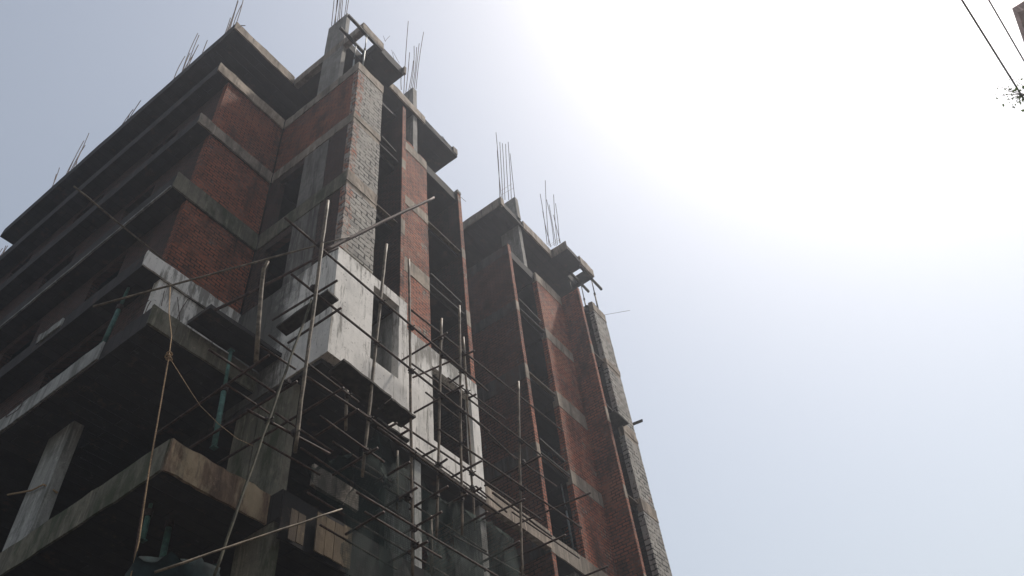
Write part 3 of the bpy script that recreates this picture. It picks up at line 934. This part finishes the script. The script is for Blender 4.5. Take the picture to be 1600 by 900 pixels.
TR = [((533, 481), (450, 536), 8.35), ((527, 438), (426, 500), 8.35), ((699, 520), (580, 592), 8.5), ((741, 548), (645, 590), 8.4),
      ((724, 602), (647, 645), 8.45), ((719, 586), (702, 598), 8.5), ((744, 616), (732, 622), 8.5), ((640, 671), (614, 686), 8.5),
      ((620, 661), (599, 672), 8.5), ((681, 702), (657, 715), 8.5), ((699, 717), (684, 727), 8.5), ((753, 720), (701, 748), 8.45),
      ((752, 762), (740, 769), 8.5), ((730, 772), (700, 788), 8.5), ((846, 712), (757, 759), 8.3), ((923, 770), (782, 830), 8.3),
      ((884, 836), (757, 892), 8.3), ((820, 780), (742, 817), 8.4), ((420, 555), (244, 678), 8.8), ((464, 596), (296, 700), 8.5),
      ((537, 606), (340, 724), 8.3), ((950, 885), (909, 902), 8.5), ((700, 760), (640, 796), 8.4), ((690, 800), (630, 834), 8.4), ((652, 762), (588, 800), 8.4), ((762, 800), (690, 840), 8.4),
      ((812, 846), (740, 886), 8.4), ((640, 722), (585, 754), 8.4), ((600, 800), (540, 835), 8.4), ((560, 640), (492, 682), 8.4), ((590, 700), (520, 742), 8.4), ((668, 846), (602, 882), 8.4)]
for a, b, y in TR:
    transom(a, b, y)

# couplers / lashings where members cross
def closest(a, b, c, d):
    u, v, w = b - a, d - c, a - c
    A, Bq, C, D, E_ = u.dot(u), u.dot(v), v.dot(v), u.dot(w), v.dot(w)
    den = A * C - Bq * Bq
    if den < 1e-6:
        return None
    s, t = (Bq * E_ - C * D) / den, (A * E_ - Bq * D) / den
    if not (0.01 < s < .99 and 0.01 < t < .99):
        return None
    return a + u * s, c + v * t


done = []
ups = [s for s in segs if s[3] in ('upright_pole', 'leaning_pole')]
for up in ups:
    for ot in segs:
        if ot[3] in ('upright_pole', 'leaning_pole'):
            continue
        r = closest(up[0], up[1], ot[0], ot[1])
        if not r or (r[0] - r[1]).length > 0.24:
            continue
        mid = (r[0] + r[1]) / 2
        if any((mid - q).length < 0.15 for q in done) or len(done) > 90:
            continue
        done.append(mid)
        bm = bmesh.new()
        d = (up[1] - up[0]).normalized()
        e = (ot[1] - ot[0]).normalized()
        add_tube(bm, [mid - d * .065, mid + d * .065], up[2] * 1.35, 7)
        add_tube(bm, [mid - e * .07, mid + e * .07], ot[2] * 1.9, 6)
        w = d.cross(e).normalized()
        add_tube(bm, [mid - w * .09, mid + w * .11], 0.014, 5)
        link_mesh('coupler', bm, M['coupler'], SC)

# boards lying on the scaffold
def deck(name, quad, mat, label, group, th=0.05):
    bm = bmesh.new()
    a, b, c, d = (Vector(q) for q in quad)
    n = 8
    top, bot = [], []
    for i in range(n + 1):
        p, q = a.lerp(b, i / n), d.lerp(c, i / n)
        w = Vector((0, 0, 0.012 * math.sin(i * 1.7)))
        top.append((bm.verts.new(p + w + Vector((0, 0, th))), bm.verts.new(q + w + Vector((0, 0, th)))))
        bot.append((bm.verts.new(p + w), bm.verts.new(q + w)))
    for i in range(n):
        bm.faces.new((top[i][0], top[i][1], top[i + 1][1], top[i + 1][0]))
        bm.faces.new((bot[i][0], bot[i + 1][0], bot[i + 1][1], bot[i][1]))
        bm.faces.new((bot[i][0], top[i][0], top[i + 1][0], bot[i + 1][0]))
        bm.faces.new((bot[i][1], bot[i + 1][1], top[i + 1][1], top[i][1]))
    for i in (0, n):
        bm.faces.new((bot[i][0], bot[i][1], top[i][1], top[i][0]))
    return tag(link_mesh(name, bm, mat), label, 'board', group)


bg = 'boards lying on the scaffold'
p = at(511, 454, 'Y', 8.55); zc = p.z - Z
deck('scaffold_board', (at(512, 454, 'Z', zc), at(431, 512, 'Z', zc), at(447, 526, 'Z', zc), at(529, 470, 'Z', zc)), M['timber'],
     'wide dark scaffold board at the left corner of the plastered storey', bg)
p = at(537, 563, 'Y', 8.6); zc = p.z - Z
deck('scaffold_board', (at(537, 563, 'Z', zc), at(612, 622, 'Z', zc), at(588, 640, 'Z', zc), at(512, 583, 'Z', zc)), M['timber'],
     'dark scaffold platform under the corner window, nearest the corner', bg)
p = at(613, 625, 'Y', 8.6); zc = p.z - Z
deck('scaffold_board', (at(613, 625, 'Z', zc), at(650, 653, 'Z', zc), at(627, 669, 'Z', zc), at(591, 642, 'Z', zc)), M['timber'],
     'dark scaffold platform running right from the corner window', bg)
p = at(444, 532, 'Y', 9.3); zc = p.z - Z
deck('scaffold_board', (at(590, 655, 'Z', zc - 1.0), at(640, 690, 'Z', zc - 1.0), at(628, 700, 'Z', zc - 1.0), at(578, 664, 'Z', zc - 1.0)), M['timber'],
     'small dark board in the shade below the scaffold platforms', bg)

# loose long bamboo poles
lp = 'long loose bamboo poles'
def loose(a, b, r, label, mat='bamboo'):
    tag(link_mesh('bamboo_pole', pole_mesh(a, b, r, True, 0.01), M[mat], None, True), label, 'pole', lp)


loose(at(145, 479, 'Y', 11.2), at(546, 370, 'Y', 8.55), .020, 'long thin pole slanting from the left wing to the scaffold top')
loose(at(503, 394, 'Y', 8.7), at(678, 309, 'Y', 8.2), .042, 'dark tube slanting up to the right across the grey block pier', 'steel')
loose(at(115, 291, 'Y', 13.0), at(258, 408, 'Y', 13.3), .020, 'pale pole poking out to the upper left of the left wing')
loose(at(335, 485, 'Y', 10.6), at(528, 387, 'Y', 8.8), .030, 'dark pole slanting to the corner above the left scaffold board', 'steel')
loose(at(242, 894, 'Y', 8.0), at(534, 796, 'Y', 7.6), .015, 'long thin pole slanting across the bottom of the scaffold')
loose(at(770, 770, 'Y', 10.4), at(862, 838, 'Y', 10.4), .030, 'reddish pole lying along the beam across the light court', 'steel')

# ------------------------------------------------------------------ safety nets
def drape(name, corners, label, mat, nx=26, nz=20, sag=0.12, ragged=0.12):
    bm = bmesh.new()
    tl, tr, br, bl = (Vector(c) for c in corners)
    g = []
    for i in range(nx + 1):
        row = []
        for j in range(nz + 1):
            s, t = i / nx, j / nz
            p = tl.lerp(tr, s).lerp(bl.lerp(br, s), t)
            w = noise.noise_vector(p * 1.1) * sag + noise.noise_vector(Vector((p.x * 3, p.y * 3, p.z * 0.5))) * sag * 0.35
            p = p + Vector((w.x * 0.3, w.y, w.z * 0.2))
            if j == 0:
                p.z += (abs(math.sin(s * 9.0)) * -0.22) + noise.noise(p * 4) * ragged
            if i in (0, nx):
                p.x += noise.noise(p * 3) * ragged * 1.5
            row.append(bm.verts.new(p))
        g.append(row)
    for i in range(nx):
        for j in range(nz):
            bm.faces.new((g[i][j], g[i + 1][j], g[i + 1][j + 1], g[i][j + 1]))
    return tag(link_mesh(name, bm, mat, None, True), label, 'net', 'safety nets hung on the scaffold')


drape('safety_net', (at(560, 690, 'Y', 9.0), at(590, 662, 'Y', 8.9), at(625, 960, 'Y', 8.9), at(520, 960, 'Y', 9.1)), 'narrow left fold of the dark green safety net', M['net'], 12)
drape('safety_net', (at(590, 664, 'Y', 8.92), at(642, 728, 'Y', 8.85), at(641, 960, 'Y', 8.85), at(598, 960, 'Y', 8.9)), 'tall dark green safety net hanging below the scaffold platform', M['net'])
drape('safety_net', (at(661, 750, 'Y', 8.84), at(806, 838, 'Y', 8.84), at(820, 960, 'Y', 8.84), at(660, 960, 'Y', 8.84)), 'low dark green safety net under the light court', M['net'])
drape('safety_net', (at(492, 728, 'Y', 9.9), at(545, 700, 'Y', 9.4), at(535, 800, 'Y', 9.5), at(486, 775, 'Y', 10.0)), 'crumpled piece of green net caught on the broken beam end', M['net'], 14, 12, 0.2)
drape('cloth_sheet', (at(212, 862, 'Y', 10.6), at(345, 872, 'Y', 10.4), at(345, 960, 'Y', 10.4), at(190, 960, 'Y', 10.6)), 'torn teal cloth hanging at the bottom left', M['bluenet'], 16, 10, 0.2)

# ------------------------------------------------------------------ ropes
def rope(pts, r, label, knot=None):
    bm = bmesh.new()
    add_tube(bm, pts, r, 6)
    if knot is not None:
        for i in range(3):
            q = knot + Vector((0.02 * math.cos(i * 2), 0.02 * math.sin(i * 2), 0.05 * (i - 1)))
            add_tube(bm, [q + Vector((0.05 * math.cos(t), 0.05 * math.sin(t), 0.015 * math.sin(2 * t))) for t in [k * math.pi / 4 for k in range(9)]], 0.016, 5)
    tag(link_mesh('rope', bm, M['rope'], None, True), label, 'rope')


kn = at(264, 557, 'Y', 10.9)
rope([at(266, 449, 'Y', 11.6), at(264, 488, 'Y', 11.4), at(268, 525, 'Y', 11.1), kn, at(254, 613, 'Y', 10.9), at(244, 672, 'Y', 10.8), at(233, 734, 'Y', 10.8), at(217, 846, 'Y', 10.7), at(203, 905, 'Y', 10.6)],
     0.011, 'brown rope with a knot hanging straight down past the crumbling beam end', kn)
bar('steel_rod', at(262, 566, 'Y', 10.95), at(210, 872, 'Y', 10.75), 0.03, 0.03, M['rebar'], 'rusty rod hanging close behind the knotted rope', 'rod', amp=0.003)
rope([kn + Vector((0.06, 0, -.05)), at(299, 613, 'Y', 10.4), at(313, 634, 'Y', 10.2), at(340, 661, 'Y', 9.9), at(370, 685, 'Y', 9.5), at(396, 697, 'Y', 9.2)], 0.0045,
     'thin pale rope curving from the knot to the scaffold')
wp = [at(12, 773, 'X', 6.45), at(30, 770, 'X', 6.46), at(50, 766, 'X', 6.46), at(68, 757, 'X', 6.47), at(90, 770, 'Y', 15.95)]
rope(wp, 0.022, 'dark wire tied round the pale column at the bottom left')

# ------------------------------------------------------------------ power cables, tree and neighbour at the top right
def cable(p0, p1, y0, y1, r, label):
    a, b = at(*p0, 'X', y0), at(*p1, 'X', y1)
    d = b - a
    bm = bmesh.new()
    pts = []
    for i in range(25):
        t = -1.2 + 3.6 * i / 24
        p = a + d * t
        p.z += 0.0
        pts.append(p)
    add_tube(bm, pts, r, 6)
    tag(link_mesh('power_cable', bm, M['cable'], None, True), label, 'cable', 'overhead cables')


cable((1503, 0), (1600, 155), 7.0, 9.5, 0.012, 'overhead cable nearer the building, crossing the top right sky')
cable((1545, 0), (1600, 95), 7.0, 8.6, 0.009, 'overhead cable in the very top right corner, right of the other')

T = empty('street_tree', (10.6, -5.9, 0))
tag(T, 'leafy tree whose outer twigs reach in at the top right edge', 'tree')
tip = at(1575, 142, 'X', 9.0)
trunk = [Vector((10.6, -5.9, 0)), Vector((10.7, -5.8, 2.5)), Vector((10.5, -5.6, 5.0)), Vector((10.7, -5.4, 7.4)), Vector((10.6, -5.2, 9.2))]
bm = bmesh.new()
add_tube(bm, trunk, [0.26, 0.22, 0.18, 0.13, 0.06], 10)
link_mesh('trunk', bm, M['bark'], T, True)
bm = bmesh.new()
limbs = []
for i in range(14):
    s = trunk[2].lerp(trunk[4], i / 13)
    a = i * 2.4
    e = s + Vector((math.cos(a) * random.uniform(1.2, 2.2), math.sin(a) * random.uniform(1.0, 1.9), random.uniform(.6, 1.8)))
    if e.x < 9.4 and e.y > -4.5:
        e.y -= 1.2
    m_ = s.lerp(e, .5) + Vector((0, 0, .25))
    add_tube(bm, [s, m_, e], [.06, .04, .012], 6)
    limbs += [m_, e, s.lerp(e, .75)]
tw = [trunk[3], trunk[3].lerp(tip, .5) + Vector((0, 0, .35)), trunk[3].lerp(tip, .8) + Vector((0, 0, .2)), tip]
add_tube(bm, tw, [.06, .035, .018, .005], 6)
e2 = at(1592, 150, 'X', 9.05)
add_tube(bm, [tw[2], e2], [.012, .004], 5)
twigs = []
for qx, qy in ((1556, 134), (1562, 150), (1574, 157), (1580, 122), (1588, 160)):
    e3 = at(qx, qy, 'X', 9.0 + random.uniform(-.1, .15))
    s3 = tw[2].lerp(tip, random.uniform(.3, .8))
    add_tube(bm, [s3, s3.lerp(e3, .5) + Vector((0, 0, .03)), e3], [.006, .004, .002], 4)
    twigs.append((s3, e3))
link_mesh('limbs', bm, M['bark'], T, True)
bm = bmesh.new()
def leaf(p, s):
    d = Vector((random.gauss(0, 1), random.gauss(0, 1), random.gauss(-.3, .7))).normalized()
    q = d.orthogonal().normalized()
    vs = [bm.verts.new(p + d * s * a + q * s * b) for a, b in ((0, 0), (.4, .28), (1, 0), (.4, -.28))]
    bm.faces.new(vs)
for c in limbs:
    for _ in range(110):
        r = Vector((random.gauss(0, .42), random.gauss(0, .42), random.gauss(0, .34)))
        leaf(c + r, random.uniform(.07, .13))
for _ in range(90):
    t = random.uniform(.86, 1.0)
    leaf(tw[2].lerp(tip, (t - .86) / .14) + Vector((random.gauss(0, .10), random.gauss(0, .10), random.gauss(0, .10))), random.uniform(.045, .08))
for _ in range(60):
    leaf(tw[2].lerp(e2, random.random()) + Vector((random.gauss(0, .05), random.gauss(0, .05), random.gauss(0, .05))), random.uniform(.04, .07))
for s3, e3 in twigs:
    for _ in range(16):
        leaf(s3.lerp(e3, random.uniform(.4, 1.05)) + Vector((random.gauss(0, .025), random.gauss(0, .025), random.gauss(0, .025))), random.uniform(.025, .045))
link_mesh('crown', bm, M['leaf'], T)

# neighbour: its roof corner shows at the top right
pc = at(1591, 20, 'X', 15.0)
H = empty('painted_house', (pc.x + 4, pc.y - 4, 0))
tag(H, 'pink painted neighbouring house, only its roof corner visible top right', 'house')
hx, hy, hz = pc.x, pc.y, pc.z
bm = bmesh.new()
for b in wall_with_holes('Y', hy - .85, hy - .6, hx + .6, hx + 9, -EYE, hz - EYE, [(hx + 2 + 2.6 * (i % 3), hx + 3.2 + 2.6 * (i % 3), 1 + 3.1 * (i // 3) - EYE, 2.4 + 3.1 * (i // 3) - EYE) for i in range(15)]):
    add_box(bm, *b)
add_box(bm, hx + .6, hx + .85, hy - 8, hy - .852, -EYE, hz - EYE)
add_box(bm, hx + 8.75, hx + 9, hy - 8, hy - .852, -EYE, hz - EYE)
add_box(bm, hx + .852, hx + 8.748, hy - 8, hy - 7.8, -EYE, hz - EYE)
link_mesh('wall', bm, M['paint'], H)
box_part('roof', M['paint'], H, (hx, hx + 9.6, hy - 8.6, hy, hz - EYE + .004, hz - EYE + .28), .006, .8)
for i in range(15):
    x0 = hx + 2 + 2.6 * (i % 3)
    z0 = 1 + 3.1 * (i // 3)
    fr = box_part('window', M['wash'], H, [(x0, x0 + .06, hy - .78, hy - .7, z0 - EYE, z0 + 1.4 - EYE), (x0 + 1.14, x0 + 1.2, hy - .78, hy - .7, z0 - EYE, z0 + 1.4 - EYE)], 0, 0)
    box_part('pane', M['glass'], fr, (x0 + .062, x0 + 1.138, hy - .75, hy - .74, z0 - EYE, z0 + 1.4 - EYE), 0, 0)

# ------------------------------------------------------------------ ground, lane
bm = bmesh.new()
bmesh.ops.create_grid(bm, x_segments=60, y_segments=60, size=220)
for v in bm.verts:
    if v.co.length > 60:
        v.co.z += noise.noise(v.co * 0.03) * 0.6 - 0.3
tag(link_mesh('ground', bm, M['earth']), kind='structure')
bpy.data.objects['ground'].location = (0, 0, 0)
bm = bmesh.new()
vs = [bm.verts.new(c) for c in ((-60, -3.2, .012), (90, -3.2, .012), (90, 3.4, .012), (-60, 3.4, .012))]
bm.faces.new(vs)
tag(link_mesh('lane', bm, M['lane']), kind='structure')

# ------------------------------------------------------------------ daylight: hazy sky and one sun, high at the right
sd = (right * ((1300 - 800) / F_PX) + down * ((-270 - 450) / F_PX) + fwd).normalized()
elev = math.asin(sd.z)
azim = math.atan2(sd.x, sd.y)             # from +Y towards +X
w = bpy.data.worlds.new("World")
scene.world = w
w.use_nodes = True
nt = w.node_tree
nt.nodes.clear()
sky = nt.nodes.new('ShaderNodeTexSky')
sky.sky_type = 'NISHITA'
sky.sun_disc = False
sky.sun_elevation = elev
sky.sun_rotation = azim
sky.altitude = 0
sky.air_density = 2.0
sky.dust_density = 2.7
sky.ozone_density = 2.2
bgn = nt.nodes.new('ShaderNodeBackground')
bgn.inputs['Strength'].default_value = 0.118
wo = nt.nodes.new('ShaderNodeOutputWorld')
hs = nt.nodes.new('ShaderNodeHueSaturation')
hs.inputs['Saturation'].default_value = 0.55      # milky, polluted air
nt.links.new(sky.outputs[0], hs.inputs['Color'])
tint = nt.nodes.new('ShaderNodeMix')
tint.data_type, tint.blend_type = 'RGBA', 'MULTIPLY'
tint.inputs[0].default_value = 1.0
tint.inputs[7].default_value = (0.985, 0.975, 0.985, 1)     # brownish-violet dust
nt.links.new(hs.outputs[0], tint.inputs[6])
nt.links.new(tint.outputs[2], bgn.inputs[0])
nt.links.new(bgn.outputs[0], wo.inputs[0])

sun_d = bpy.data.lights.new('sun', 'SUN')
sun_d.energy = 4.6
sun_d.angle = math.radians(3.5)   # veiled by haze: soft-edged shadows
sun_d.color = (1.0, 0.93, 0.84)
sun = bpy.data.objects.new('sun', sun_d)
sun.rotation_euler = sd.to_track_quat('Z', 'Y').to_euler()
sun.location = (0, 0, 60)
COL.objects.link(sun)

HAZE = 0.0013
if HAZE:
    bm = bmesh.new()
    add_box(bm, -230, 230, -230, 230, -3 - EYE, 42)
    n = bpy.data.materials.new('haze_air')
    n.use_nodes = True
    n.node_tree.nodes.clear()
    o_ = n.node_tree.nodes.new('ShaderNodeOutputMaterial')
    pv = n.node_tree.nodes.new('ShaderNodeVolumePrincipled')
    pv.inputs['Color'].default_value = (0.85, 0.9, 1.0, 1)
    pv.inputs['Density'].default_value = HAZE
    pv.inputs['Anisotropy'].default_value = 0.6
    n.node_tree.links.new(pv.outputs[0], o_.inputs['Volume'])
    tag(link_mesh('haze', bm, n), kind='stuff')

vs_ = scene.view_settings
vs_.view_transform = 'Standard'
vs_.look = 'None'
vs_.gamma = 1.0
vs_.exposure = 0.0
vs_.use_curve_mapping = False
scene.render.engine = 'CYCLES'
scene.cycles.use_denoising = True
scene.cycles.max_bounces = 6
scene.cycles.diffuse_bounces = 3
scene.cycles.transparent_max_bounces = 12
